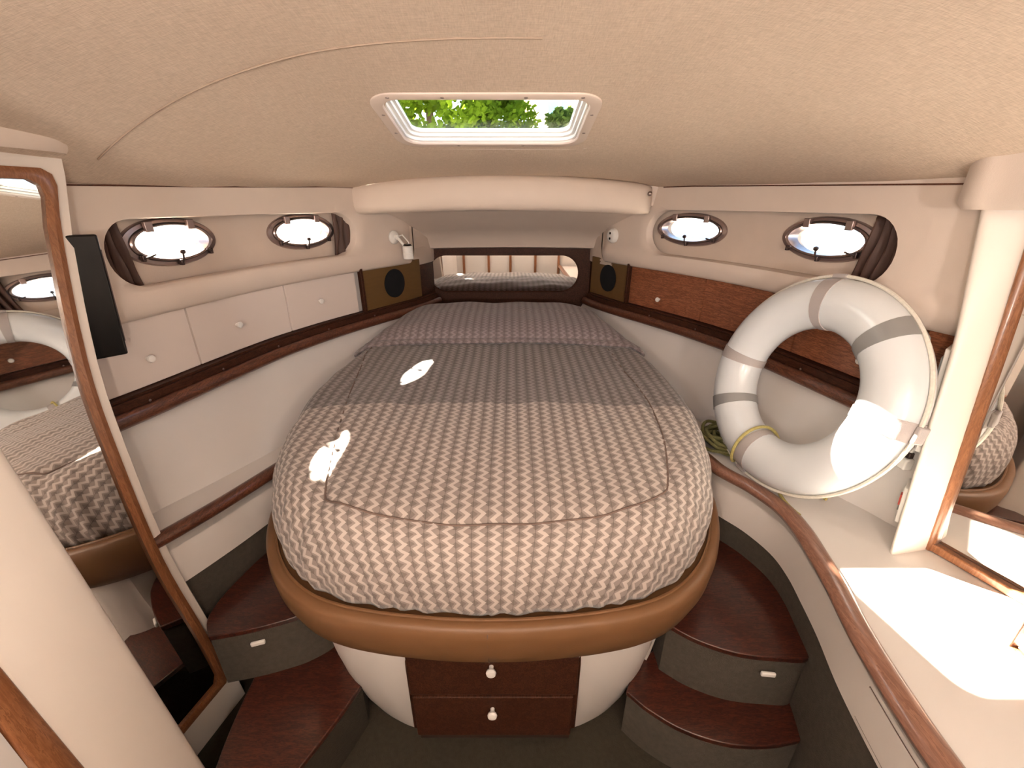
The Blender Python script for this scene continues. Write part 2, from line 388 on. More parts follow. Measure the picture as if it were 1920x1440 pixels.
# ------------------------------------------------------------------ hatch (window_5)
def hatch_ring(ins, dz, r):
    return [Vector((x, y, hz(y) + dz)) for x, y in rrect(HX0 + ins, HX1 - ins, HY0 + ins * .85, HY1 - ins * .85, r, 12, 8, 8)]
h = thing('window_5', ((HX0 + HX1) / 2, (HY0 + HY1) / 2, .18), 'deck hatch with beige flange and white coaming over the bed', kind='structure')
MB().loft([hatch_ring(0, .004, .06), hatch_ring(.001, -.003, .06), hatch_ring(.005, -.005, .056), hatch_ring(.026, -.005, .044), hatch_ring(.029, -.002, .042), hatch_ring(.029, .008, .042)], False, False).build('flange', 'hatch', h)
MB().loft([hatch_ring(.029, .002, .042), hatch_ring(.033, .003, .040), hatch_ring(.034, .010, .038), hatch_ring(.042, .011, .034), hatch_ring(.043, .018, .032), hatch_ring(.050, .019, .03), hatch_ring(.050, .028, .03), hatch_ring(-.02, .034, .06), hatch_ring(-.04, .0, .06)], False, False).build('coaming', 'white', h)
g = hatch_ring(.045, .023, .03); gm = MB(); gm.prism(g, (0, 0, .004)); gm.build('pane', 'glass', h)
for x, y in [(HX0 + .05, HY0 + .013), (-.15, HY0 + .013), (.03, HY0 + .013), (HX1 - .05, HY0 + .013), (HX0 + .016, 1.17), (HX0 + .016, 1.28), (HX1 - .016, 1.17), (HX1 - .016, 1.28), (-.15, HY1 - .013), (.03, HY1 - .013)]:
    MB().lathe((x, y, hz(y) - .0045), (0, 0, -1), [(.0045, 0), (.0042, .0012), (.002, .002)], 8).build('screw', 'screw', h)
MB().box((HX1 - .075, HY0 + .055, hz(1.1) + .012), (.03, .02, .012)).build('hatch_latch', 'white', h, .004)

# ------------------------------------------------------------------ portholes
wi = 0
for s in (-1, 1):
    for (pc, pw) in PORT[s]:
        wi += 1
        Pc = W(s, pc, PZ, DEPTH); T = wtan(s, pc); N = wnor(s, pc); Z = Vector((0, 0, 1))
        ww = thing('window_%d' % wi, tuple(Pc), 'oval %s porthole in a pewter frame, %s one on its side' % (SN[s], 'nearer' if pc < 1.5 else 'farther'), kind='structure')
        K = 56; LA = pw / abs(T.y)
        def el(fa, fb, o, dz=0): return [Pc + T * (fa * math.cos(q)) + Z * (fb * math.sin(q) + dz) + N * o for q in [2 * math.pi * i / K for i in range(K)]]
        a, b_ = LA, PH
        MB().loft([el(a, b_, -.01), el(a, b_, .004), el(a - .004, b_ - .004, .010), el(a - .018, b_ - .012, .012), el(a - .022, b_ - .015, .008), el(a - .022, b_ - .015, -.02)], False, False).build('outer_frame', 'bronze', ww)
        MB().loft([el(a - .021, b_ - .0145, .0), el(a - .021, b_ - .0145, .014), el(a - .025, b_ - .017, .017), el(a - .033, b_ - .020, .015), el(a - .035, b_ - .021, -.02)], False, False).build('sash_ring', 'bronze', ww)
        MB().prism(el(a - .033, b_ - .020, .004), N * .004).build('pane', 'glass', ww)
        for q in (62, 122):
            qa = math.radians(q); c = Pc + T * ((a - .02) * math.cos(qa)) + Z * ((b_ - .014) * math.sin(qa)) + N * .018
            MB().box(c, (.022, .010, .026), (T, N, Z)).build('hinge', 'bronze', ww, .002)
        for q in (-90, -38, -142):
            qa = math.radians(q); c = Pc + T * ((a - .012) * math.cos(qa)) + Z * ((b_ - .009) * math.sin(qa)) + N * .018
            lt = MB().box(c, (.009, .012, .016), (T, N, Z)).build('latch', 'dbronze', ww, .002)
            d = (Pc - c); d = (d - N * d.dot(N)).normalized() if q != -90 else Z
            MB().tube([c + N * .006, c + N * .012 + d * .012, c + N * .014 + d * .026], .0028, 8).build('lever', 'dbronze', lt)
            if q == -90: MB().lathe(c + N * .014 + d * .022, d, [(.001, 0), (.006, .002), (.008, .007), (.006, .012), (.001, .014)], 10).build('knob', 'dbronze', lt)
# curtains hanging inside the slot
def curtain(s, ya, yb, label, waves):
    rows = []
    for k in range(12):
        z = -.03 - .172 * k / 11; sp = 1 + .22 * (k / 11) ** 2; r = []
        for i in range(44):
            y = ya + (yb - ya) * i / 43 * sp
            o = .036 + .009 * math.sin(i / 43 * waves * 6.28 + .4 * math.sin(k * .5)) + .003 * math.sin(k * .6 + i * .2)
            r.append(W(s, y, z, o))
        rows.append(r)
    o = MB().grid(rows).build('porthole_curtain', 'curtain')
    so_ = o.modifiers.new('solid', 'SOLIDIFY'); so_.thickness = .0015
    tag(o, label, 'curtain', 'brown porthole curtains')
curtain(-1, 1.03, 1.11, 'brown curtain gathered in the slot beside the black television', 4)
curtain(-1, 1.90, 1.83, 'narrow brown curtain at the bow end of the left porthole slot', 3)
curtain(1, 1.07, 1.19, 'brown curtain gathered above the lifebuoy at the right slot', 5)

# ------------------------------------------------------------------ lockers, shelves
def knob(P, N, parent, sc_=1.0):
    return MB().lathe(P, N, [(.0045 * sc_, 0), (.0045 * sc_, .008 * sc_), (.009 * sc_, .010 * sc_), (.0105 * sc_, .014 * sc_), (.009 * sc_, .018 * sc_), (.004 * sc_, .0195 * sc_)], 14).build('knob', 'white', parent)
def locker(s, ya, yb, mat, kp, label, group):
    t_ = thing('wall_locker', tuple(W(s, (ya + yb) / 2, -.445, .02)), label, 'locker', group)
    n = 10; g_ = .003; ys = lin(ya + g_, yb - g_, n); z0, z1 = -.443, -.262
    ring = lambda z, o: None
    fr = [[W(s, y, z0, .012) for y in ys] + [W(s, y, z1, .012) for y in reversed(ys)],
          [W(s, y, z0, .016 if False else .030) for y in ys] + [W(s, y, z1, .030) for y in reversed(ys)]]
    m_ = MB(); m_.loft(fr, False, False)
    m_.grid([[W(s, y, z, .012) for y in ys] for z in (z0, z1)]); m_.build('door', mat, t_, sharp=30)
    if kp: knob(W(s, kp[0], kp[1], .012), wnor(s, kp[0]), t_)
L3 = 'white laminate lockers along the left wall'
locker(-1, .80, 1.195, 'laminate', (1.055, -.375), 'white locker door with a knob beside the black television', L3)
locker(-1, 1.195, 1.555, 'laminate', (1.345, -.362), 'white locker door in the middle of the left row', L3)
locker(-1, 1.555, 1.865, 'laminate', (1.69, -.358), 'white locker door next to the left speaker panel', L3)
R3 = 'mahogany lockers along the right wall'
locker(1, 1.70, 2.056, 'rwood', (1.895, -.395), 'mahogany locker door next to the right speaker panel', R3)
locker(1, 1.31, 1.70, 'rwood', None, 'mahogany locker door left of the lifebuoy with a sunlit patch', R3)
locker(1, .97, 1.31, 'rwood', (1.085, -.392), 'mahogany locker door seen through the lifebuoy', R3)
locker(1, .915, .97, 'rwood', None, 'narrow mahogany board between the lifebuoy and the corner post', R3)
for s in (-1, 1):
    t_ = thing('side_shelf', tuple(W(s, 1.4, -.53, 0)), 'dark mahogany shelf with a raised rail below the %s lockers' % ('white' if s < 0 else 'mahogany'), 'shelf', 'side shelves')
    ys = lin(.885 if s < 0 else .925, 2.33, 50)
    MB().loft([[W(s, y, -.446, .03), W(s, y, -.446, -.010), W(s, y, -.458, -.010), W(s, y, -.458, .03)] for y in ys]).build('shelf_board', 'dwood', t_)
    MB().loft([[W(s, y, -.452, -.004), W(s, y, -.452, -.020), W(s, y, -.490, -.022), W(s, y, -.490, .004)] for y in ys]).build('back_board', 'dwood', t_)
    MB().loft([[W(s, y, -.470 + .020 * math.sin(q) - .022, -.030 + .020 * math.cos(q) * (1 if math.cos(q) > 0 else .8)) for q in [2 * math.pi * k / 12 for k in range(12)]] for y in ys]).build('fiddle_rail', 'rail', t_)
    for y in lin(1.0, 1.9, 5):
        MB().lathe(W(s, y, -.470, -.020), wnor(s, y), [(.004, 0), (.0035, .0015), (.001, .002)], 8).build('screw_cap', 'screw', t_)
# speaker boards
for s in (-1, 1):
    ya, yb = (1.88, 2.24) if s < 0 else (2.055, 2.36)
    P0, P1 = W(s, ya, 0, .012), W(s, yb, 0, .012); T = (P1 - P0).normalized(); N = Vector((-T.y, T.x, 0)); N = N if N.x * s < 0 else -N
    Lg = (P1 - P0).length; c0 = (P0 + P1) / 2
    t_ = thing('speaker_panel', (c0.x, c0.y, -.46), 'brown board with a round black speaker beside the %s lockers' % ('white' if s < 0 else 'mahogany'), 'speaker', 'bow speakers')
    MB().box(c0 + Vector((0, 0, -.36)) + N * .004, (Lg * .94, .012, .20), (T, N, Vector((0, 0, 1)))).build('board', 'ply', t_, .002)
    MB().box(P0 + T * .006 + Vector((0, 0, -.36)) + N * .008, (.014, .02, .20), (T, N, Vector((0, 0, 1)))).build('edge_strip', 'dwood', t_, .002)
    MB().lathe(c0 + Vector((0, 0, -.352)) + N * .010 + T * .0, N, [(.066, 0), (.066, .004), (.06, .007), (.03, .004), (.001, .003)], 36).build('speaker_grille', 'grille', t_)
# bow mirror
t_ = thing('bow_mirror', (-.045, 2.398, -.46), 'long stadium-shaped mirror on the dark bow bulkhead', 'mirror')
mo = rrect(-.452, .362, -.452, -.262, .094, 16, 2, 12)
MB().prism([(x, 2.399, z) for x, z in mo], (0, -.004, 0)).build('mirror_glass', 'mirror', t_)
MB().loft([[(x, 2.400, z) for x, z in rrect(-.46, .37, -.460, -.254, .1, 16, 2, 12)], [(x, 2.396, z) for x, z in rrect(-.46, .37, -.460, -.254, .1, 16, 2, 12)], [(x, 2.3945, z) for x, z in rrect(-.452, .362, -.452, -.262, .094, 16, 2, 12)]], False, False).build('rim', 'dwood', t_)
# padded valance across the bow
va = thing('bow_valance', (-.05, 1.92, -.06), 'long padded cream valance across the bow under the headliner', 'valance')
rows = []
for i in range(41):
    f = i / 40 * 2 - 1; x = -.062 + .640 * f
    e = max(0, 1 - max(0, abs(f) - .93) / .07) ** .5 if abs(f) > .93 else 1
    e = max(e, .45)
    y = 1.90 + .05 * f * f; arch = .036 * (1 - f * f); r = []
    for k in range(16):
        q = 2 * math.pi * k / 16
        ht = .060 * (.75 + .25 * e); dp = .055 * e
        cq, sq = math.cos(q), math.sin(q)
        r.append((x, y - dp * math.copysign(abs(cq) ** .7, cq), .010 + arch * .55 + ht * math.copysign(abs(sq) ** .7, sq) + (arch * .45 if sq > 0 else 0)))
    rows.append(r)
MB().loft(rows).build('padding', 'vinyl', va, sharp=60)
for x in (-.685, .562): MB().lathe((x, 1.905 if x < 0 else 1.905, .035), (-.1 if x > 0 else .1, -1, 0), [(.009, 0), (.009, .006), (.006, .009), (.001, .010)], 12).build('snap_button', 'screw', va)

# ------------------------------------------------------------------ side ledges
FACE_R = [(.60, 1.30), (.625, 1.16), (.645, 1.09), (.695, 1.01), (.727, .92), (.728, .84), (.714, .76), (.695, .67), (.665, .56), (.643, .44), (.632, .34), (.62, .10), (.62, -.85)]
FACE_L = [(-.66, 1.30), (-.70, 1.18), (-.735, 1.085), (-.79, .95), (-.848, .83), (-.90, .74)]
def smooth_poly(P, n=8):
    out = []
    for i in range(len(P) - 1):
        p0 = Vector(P[max(i - 1, 0)]); p1 = Vector(P[i]); p2 = Vector(P[i + 1]); p3 = Vector(P[min(i + 2, len(P) - 1)])
        for k in range(n):
            t = k / n
            out.append(.5 * ((2 * p1) + (p2 - p0) * t + (2 * p0 - 5 * p1 + 4 * p2 - p3) * t * t + (3 * p1 - p0 - 3 * p2 + p3) * t ** 3))
    out.append(Vector(P[-1])); return out
for s, FP in ((-1, FACE_L), (1, FACE_R)):
    fp = smooth_poly(FP, 7)
    t_ = thing('side_ledge', (fp[20].x, fp[20].y, -1.35), 'cream ledge with a wooden edge, %s' % ('left of the bed' if s < 0 else 'carrying the lifebuoy on the right'), 'ledge', 'side ledges')
    def outer_pt(p): return Vector((s * (hw(p.y) + max(lowoff(p.y), -.3) + .02), p.y))
    tp = MB(); rows = []
    head = [Vector((s * .45, y)) for y in (2.35, 1.9, 1.5)]
    line = head + fp
    for f in (0, .25, .5, .75, 1):
        rows.append([(p.x + (outer_pt(p).x - p.x) * f, p.y, -.752) for p in line])
    tp.grid(rows); tp.grid([[(p.x, p.y, z) for p in line] for z in (-.752, -.80)]); tp.build('ledge_top', 'gel', t_)
    MB().grid([[(p.x, p.y, z) for p in fp] for z in (-.752, -.91)]).build('side_panel', 'white_panel', t_)
    fin = [p + Vector((s * .012, 0)) for p in fp]
    MB().grid([[(p.x, p.y, z) for p in fin] for z in (-.895, -1.349)]).build('carpet_skirt', 'gcarpet', t_)
    MB().loft([[(p.x - s * .012 + s * .024 * math.cos(q) * 1.0 + s * .008, p.y, -.752 + .016 * math.sin(q) * (1 if math.sin(q) > 0 else 1.2)) for q in [2 * math.pi * k / 12 for k in range(12)]] for p in fp]).build('wood_edge', 'trim' if s > 0 else 'rail', t_)
    if s > 0:
        fa = [p for p in smooth_poly(FP, 20) if .30 < p.y < .50]
        a = MB(); a.loft([[(p.x - .0005, p.y, -.895) for p in fa] + [(p.x - .0005, p.y, -.812) for p in reversed(fa)], [(p.x - .003, p.y, -.895) for p in fa] + [(p.x - .003, p.y, -.812) for p in reversed(fa)]], False, False)
        a.grid([[(p.x - .003, p.y, z) for p in fa] for z in (-.895, -.812)]); a.build('access_panel', 'white_panel', t_, sharp=30)
        b_ = MB(); b_.tube([(p.x - .0012, p.y, -.8975) for p in fa] + [(fa[-1].x - .0012, fa[-1].y - .002, -.8105)] + [(p.x - .0012, p.y, -.8105) for p in reversed(fa)], 0.0009, 6, True); b_.build('panel_gap', 'seam', t_)

# ------------------------------------------------------------------ bed
AX = -.05
HALF = [(0, .632), (.08, .634), (.16, .641), (.24, .651), (.32, .668), (.39, .695), (.455, .74), (.51, .80), (.56, .88), (.60, .98), (.63, 1.10), (.648, 1.25), (.645, 1.42), (.615, 1.62), (.565, 1.80), (.50, 1.98), (.43, 2.15), (.385, 2.28), (.34, 2.345), (.25, 2.365), (0, 2.37)]
hp = smooth_poly(HALF, 8)
loop = [Vector((AX + p.x, p.y)) for p in hp] + [Vector((AX - p.x, p.y)) for p in reversed(hp[1:-1])]
def offs(lp, d):
    n = len(lp); out = []
    for i in range(n):
        t = (lp[(i + 1) % n] - lp[i - 1]); 
        if t.length < 1e-9: t = Vector((1, 0))
        t.normalize(); out.append(lp[i] + Vector((t.y, -t.x)) * d)
    return out
bd = thing('island_bed', (AX, 1.4, -1.35), 'island bed base wrapped in tan vinyl with two dark drawers', 'bed')
def lim(P):   # keep the rim clear of the ledges
    out = []
    for p in P:
        y = p.y; x = p.x
        if y > 1.02: x = max(min(x, .60), -.70)
        out.append(Vector((x, y)))
    return out
rim = []
for d, z in ((-.10, -.815), (-.02, -.812), (-.005, -.806), (.012, -.797), (.026, -.797), (.034, -.806), (.036, -.83), (.032, -.87), (.018, -.915), (-.004, -.945), (-.02, -.95), (-.15, -.95)):
    rim.append([(p.x, p.y, z) for p in lim(offs(loop, d))])
MB().loft(rim, True, True).build('vinyl_rim', 'tan', bd, sharp=60)
pp = [p for p in lim(offs(loop, .008))]
MB().tube([(p.x, p.y, -.797) for p in pp], .0035, 6, True).build('piping', 'tan', bd)
MB().tube([(AX, .598, z) for z in (-.806, -.84)] + [(AX, .602, -.87), (AX, .614, -.915), (AX, .634, -.944)], .0013, 6).build('vinyl_seam', 'seam', bd)
def supere(hwid, ya, yb, z, e=2.6, n=96):
    out = []
    for i in range(n):
        q = 2 * math.pi * i / n; c, s_ = math.cos(q), math.sin(q)
        out.append((AX + hwid * math.copysign(abs(c) ** (2 / e), c), (ya + yb) / 2 + (yb - ya) / 2 * math.copysign(abs(s_) ** (2 / e), s_), z))
    return out
PT = [(0, .672), (.21, .678), (.32, .692), (.39, .718), (.43, .78), (.45, .9), (.45, 1.9), (0, 1.92)]
PB = [(0, .705), (.19, .718), (.27, .74), (.34, .78), (.385, .84), (.41, .92), (.41, 1.9), (0, 1.92)]
def pring(f, z):
    h_ = smooth_poly([(a[0] + (b_[0] - a[0]) * f, a[1] + (b_[1] - a[1]) * f) for a, b_ in zip(PT, PB)], 6)
    return [(AX + p.x, p.y, z) for p in h_] + [(AX - p.x, p.y, z) for p in reversed(h_[1:-1])]
MB().loft([pring(0, -.945), pring(.1, -1.05), pring(.3, -1.15), pring(.7, -1.28), pring(1, -1.35)]).build('pedestal', 'gel', bd, sharp=50)
MB().box((-.046, .715, -1.115), (.424, .07, .32)).build('drawer_surround', 'dwood', bd, .003)
for z0, z1, x0, x1, kz in ((-1.098, -.962, -.247, .155, -.992), (-1.262, -1.108, -.243, .150, -1.150)):
    d_ = MB().box(((x0 + x1) / 2, .672, (z0 + z1) / 2), (x1 - x0, .03, z1 - z0)).build('drawer', 'dwood', bd, .003)
    knob((-.048, .657, kz), (0, -1, 0), d_, 1.15)
MB().box((-.046, .722, -1.312), (.404, .05, .074)).build('toe_recess_shade', 'recess_shade', bd)  # near-black board stands in for the shade below the drawers
MB().box((.02, .668, -1.103), (.20, .008, .004)).build('drawer_lip', 'white', bd)
# bedspread
def ztop(y): return interp([(.6, -.640), (.75, -.605), (1.0, -.588), (1.3, -.572), (1.6, -.558), (1.9, -.545), (2.4, -.54)], y)
sp = MB(); rings = []; uvs = []
SEAM = [Vector(p) for p in smooth_poly([(-.60, 1.72), (-.565, 1.5), (-.53, 1.28), (-.475, 1.0), (-.43, .82), (-.405, .755), (-.37, .722), (-.29, .708), (-.12, .698), (0, .690), (.156, .708), (.29, .738), (.345, .785), (.385, .90), (.415, 1.05), (.425, 1.2), (.41, 1.45), (.385, 1.72)], 6)]
def spine(p): return Vector((AX, min(max(p.y, 1.15), 1.95)))
def srf(p, f):
    """point at fraction f (0 spine .. 1 edge) of the flat top, with quilting puff"""
    c = spine(p); q = c + (p - c) * f
    w = .004 * math.sin(q.x * 17 + q.y * 5) * math.sin(q.y * 13 - q.x * 4) + .0025 * math.sin(q.x * 41 + 2 * math.sin(q.y * 9)) * math.sin(q.y * 23)
    z = ztop(q.y) + .018 * (1 - f ** 3) + w
    z -= .010 * math.exp(-(min((q - a).length for a in SEAM) / .016) ** 2)
    return q, z
prof = [(f, None) for f in [.02 + .85 * k / 42 for k in range(43)]]
for f, _ in prof:
    r = []; 
    for p in loop:
        q, z = srf(p, f); r.append((q.x, q.y, z)); uvs.append((q.x - AX, q.y))
    rings.append(r)
for a in lin(8, 118, 13):
    r = []; A = math.radians(a)
    for i, p in enumerate(loop):
        c = spine(p); d = (p - c); L_ = d.length; n_ = d / L_
        q0, z0 = srf(p, .87)
        R = L_ * .13; H = (z0 - (-.802)) / (1 - math.cos(math.radians(118)))
        rr = L_ * .87 + R * math.sin(A) * 1.0
        wr = .004 * math.sin(i * .9 + 2 * math.sin(i * .23)) * math.sin(A)
        q = c + n_ * (rr + wr); z = z0 - H * (1 - math.cos(A)); drop = (z0 - z) * .9
        r.append((q.x, q.y, z)); uvs.append((q.x - AX + n_.x * drop, q.y + n_.y * drop))
    rings.append(r)
sp.loft(rings, True, True); sp.uv = uvs
bs_ = tag(sp.build('bedspread', 'bed', sharp=80), 'taupe zigzag bedspread with a darker upper band covering the bed', 'bedspread')
def onbed(a):
    c = spine(a); d = a - c; best = min(loop, key=lambda p: (p - spine(p)).normalized().angle(d.normalized()) + abs(spine(p).y - c.y) * 9)
    return d.length / (best - spine(best)).length, best
sm = []
for a in SEAM:
    f, p = onbed(a); f = min(f, .87); q, z = srf(p, f); q = a if f < .87 else q; sm.append((q.x, q.y, z + .002))
MB().tube(sm, .0024, 6).build('seam', 'seam', bs_)
# pillow
pl = MB(); rows = []; uvs = []; NU, NV = 60, 24
for sgn in (1, -1):
    for i in range(NU + 1):
        r = []
        for j in range(NV + 1):
            u = i / NU * 2 - 1; v = j / NV * 2 - 1
            hwid = .565 - .10 * (v * .5 + .5)
            x = AX - .005 + hwid * u * (1 - .03 * (1 - abs(v))); y = 1.975 + .275 * v * (1 - .12 * abs(u) ** 3) - .02 * u * u
            pf = (max(0, 1 - abs(u) ** 4.5) * max(0, 1 - abs(v) ** 3.2)) ** .55
            base = -.548 + .030 * (v * .5 + .5)
            w = .006 * math.sin(u * 9 + v * 3) * math.sin(v * 6 - u * 4) * pf
            z = base + (pf * .070 + w if sgn > 0 else -pf * .04)
            if sgn > 0 and abs(v + .93) < .04: z -= .004
            r.append((x, y, z)); uvs.append((x, y + (z + .5) * .4 * (1 if v < 0 else -1)))
        rows.append(r)
n1 = (NV + 1) * (NU + 1)
pl.grid(rows[:NU + 1]); pl.grid(rows[NU + 1:]); pl.uv = uvs
pw_ = tag(pl.build('pillow', 'pillow', sharp=80), 'wide mauve zigzag pillow at the head of the bed', 'pillow')
# folded sheet edge in front of the pillow
rows = []; uvs = []
for i in range(61):
    u = i / 60 * 2 - 1; x = AX + .598 * u; r = []
    y0 = 1.70 - .02 * u * u + .006 * math.sin(u * 7)
    for k, (dy, dz) in enumerate(((-.012, -.004), (-.018, .006), (-.008, .013), (.02, .014), (.06, .014), (.10, .008), (.14, -.02))):
        z = ztop(y0) + .020 * (1 - abs(u) ** 3) + dz - .05 * max(0, abs(u) - .9) / .1 * .6
        r.append((x, y0 + dy, z)); uvs.append((x, y0 + dy))
    rows.append(r)
fm = MB().grid(rows); fm.uv = uvs
fo = fm.build('sheet_fold', 'pillow', sharp=80); so_ = fo.modifiers.new('solid', 'SOLIDIFY'); so_.thickness = .004
tag(fo, 'mauve turned down sheet edge in front of the pillow', 'sheet')

# ------------------------------------------------------------------ steps
def step(name, outline, zt, zb, label, lamp=None):
    P = [Vector(p) for p in outline]
    c = sum(P, Vector((0, 0))) / len(P)
    t_ = thing(name, (c.x, c.y, zb), label, 'step', 'curved wooden steps')
    sm_ = smooth_poly(P + [P[0]], 6)[:-1]
    MB().loft([[(p.x, p.y, zt) for p in sm_], [(p.x, p.y, zt - .016) for p in sm_]]).build('tread', 'tread', t_, .003)
    ins = [c + (p - c) * .985 for p in sm_]
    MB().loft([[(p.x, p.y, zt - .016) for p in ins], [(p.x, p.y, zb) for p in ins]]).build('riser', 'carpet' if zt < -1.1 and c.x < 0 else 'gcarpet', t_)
    if lamp:
        a, d = Vector(lamp[0]), Vector(lamp[1]).normalized(); X = Vector((-d.y, d.x, 0))
        MB().box(a, (.034, .008, .013), (X, d, Vector((0, 0, 1)))).build('courtesy_light', 'white', t_, .003)
step('step', [(.40, .772), (.46, .728), (.545, .694), (.64, .682), (.715, .686), (.74, .76), (.745, .87), (.735, .96), (.70, 1.07), (.55, 1.12), (.42, 1.0)], -1.0, -1.18, 'upper mahogany step with a small light, right of the bed', ((.62, .676, -1.05), (-.1, -1, 0)))
step('step', [(.30, .716), (.345, .672), (.42, .625), (.52, .596), (.63, .596), (.725, .622), (.735, .70), (.72, .80), (.60, .86), (.44, .84), (.35, .79)], -1.18, -1.349, 'lower mahogany step on the floor, right of the bed')
step('step', [(-.76, .735), (-.70, .748), (-.63, .768), (-.555, .80), (-.50, .86), (-.50, 1.0), (-.62, 1.1), (-.74, 1.06), (-.79, .92), (-.80, .80)], -1.0, -1.18, 'upper mahogany step with a small light, left of the bed', ((-.655, .752, -1.045), (.3, -1, 0)))
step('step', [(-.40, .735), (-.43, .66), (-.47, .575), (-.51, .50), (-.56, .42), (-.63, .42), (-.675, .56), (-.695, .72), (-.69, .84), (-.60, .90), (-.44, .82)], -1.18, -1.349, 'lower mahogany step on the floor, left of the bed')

# ------------------------------------------------------------------ left mirror panel and television
PA = Vector((-.82, .80, 0)); PD = Vector((-.236, -.972, 0)).normalized(); PN = Vector((-PD.y, PD.x, 0)); PN = PN if PN.x > 0 else -PN
EDGE = [(-1.36, -.016), (-1.06, -.018), (-.79, -.012), (-.46, -.036), (-.30, -.058), (-.05, -.118), (.03, -.145), (.13, -.168), (.25, -.19)]
PN = (PN + Vector((0, 0, .0875))).normalized()
def pe(s_, z, o): return Vector((-.80 - .0875 * (z + 1.35), .80, z)) + PD * s_ + PN * o
lp_ = thing('mirror_panel', (-.84, .72, -1.35), 'tall cream panel with a wood framed mirror on the left', 'mirror panel')
zs = lin(-1.349, .17, 26)
ol = [(interp(EDGE, z), z) for z in zs] + [(.46, .17), (.46, -1.349)]
m_ = MB(); m_.loft([[pe(a, z, -.03) for a, z in ol], [pe(a, z, -.006) for a, z in ol], [pe(a + (.004 if i < 26 else 0), z, 0) for i, (a, z) in enumerate(ol)]]); m_.build('panel', 'post', lp_, sharp=30)
def inset(d, zt, zb):
    zz = lin(zb + .02, zt - .03, 24)
    P = [(interp(EDGE, zb) + d + .012, zb)] + [(interp(EDGE, z) + d, z) for z in zz] + [(interp(EDGE, zt) + d + .008, zt - .010), (interp(EDGE, zt) + d + .022, zt)]
    return P
gi = inset(.042, .044, -1.225) + [(.44, .044), (.44, -1.225)]
MB().loft([[pe(a, z, .0) for a, z in gi], [pe(a, z, .004) for a, z in gi]]).build('mirror_glass', 'mirror', lp_, sharp=20)
fo_, fi_ = inset(.026, .060, -1.245), inset(.048, .040, -1.220)
fo_ = [(.45, -1.245)] + fo_ + [(.45, .060)]; fi_ = [(.45, -1.220)] + fi_ + [(.45, .040)]
MB().loft([[pe(a[0], a[1], .0), pe(a[0], a[1], .010), pe((a[0] + b_[0]) / 2, (a[1] + b_[1]) / 2, .014), pe(b_[0], b_[1], .010), pe(b_[0], b_[1], .0)] for a, b_ in zip(fo_, fi_)]).build('wood_frame', 'oak', lp_)
# padded valance boxes at the top of the corners
def corner_box(s, pts, z0, z1, label):
    P = smooth_poly(pts, 6); c = P[len(P) // 2]
    o = MB(); rings = []
    ins = Vector((s * .9, .3))
    for d, z in ((.05, z0 + .016), (.03, z0 + .016), (.024, z0), (.008, z0 - .002), (0, z0 + .008), (0, z1 - .02), (.012, z1), (.05, z1 + .01)):
        rings.append([(p.x + s * d * .9, p.y - (d * .45), z) for p in P])
    o.grid(rings); ob = o.build('corner_valance', 'vinyl', sharp=50); so = ob.modifiers.new('solid', 'SOLIDIFY'); so.thickness = .006; so.offset = 1
    tag(ob, label, 'valance', 'padded corner valances')
corner_box(-1, [(-.98, .99), (-.915, .975), (-.875, .955), (-.852, .92), (-.852, .86), (-.885, .68), (-.93, .45)], .095, .20, 'rounded cream valance above the left mirror panel')
corner_box(1, [(.985, .985), (.94, .965), (.915, .945), (.905, .91), (.915, .86), (.93, .70), (.94, .45)], -.005, .17, 'rounded cream valance above the right corner post')
tv = thing('television', (-.92, .86, -.32), 'slim black television seen edge on beside the left mirror panel', 'television')
TD = Vector((-.66, -.75, 0)).normalized(); TN = Vector((-TD.y, TD.x, 0)); TN = TN if TN.x < 0 else -TN
T0 = Vector((-.868, .930, -.190)); TZ = Vector((.10, 0, 1)).normalized()
MB().box(T0 + TD * .07 + TN * .016, (.14, .026, .262), (TD, TN, TZ)).build('casing', 'black', tv, .004)
MB().box(T0 + TD * .07 + TN * .030, (.12, .003, .235), (TD, TN, TZ)).build('screen', 'grille', tv)
MB().box(T0 + TD * .0 + TN * .012, (.003, .010, .20), (TD, TN, TZ)).build('edge_trim', 'dbronze', tv)
MB().box(T0 + TD * .10 - TN * .004, (.04, .03, .05), (TD, TN, TZ)).build('bracket', 'black', tv)
# door jamb near the camera (left)
jb = thing('door_1', (-.72, .42, -1.35), 'cream door jamb with an orange wooden strip at the left edge', kind='structure')
jo = [(-.622, .50), (-.629, .515), (-.642, .52), (-1.06, .53), (-1.06, .40), (-.658, .385), (-.642, .388)]
MB().prism([(x, y, -1.349) for x, y in jo], (-.135, 0, 1.62)).build('jamb', 'post', jb, .004)
MB().prism([(x, y, -1.349) for x, y in [(-.642, .390), (-.637, .378), (-.641, .356), (-.654, .350), (-.71, .352), (-.71, .392)]], (-.135, 0, 1.62)).build('wood_strip', 'oak', jb, .003)
MB().prism([(x, y, -1.349) for x, y in [(-.70, .351), (-.712, -.90), (-1.06, -.90), (-1.06, .351)]], (0, 0, 1.62)).build('partition', 'gel', jb)

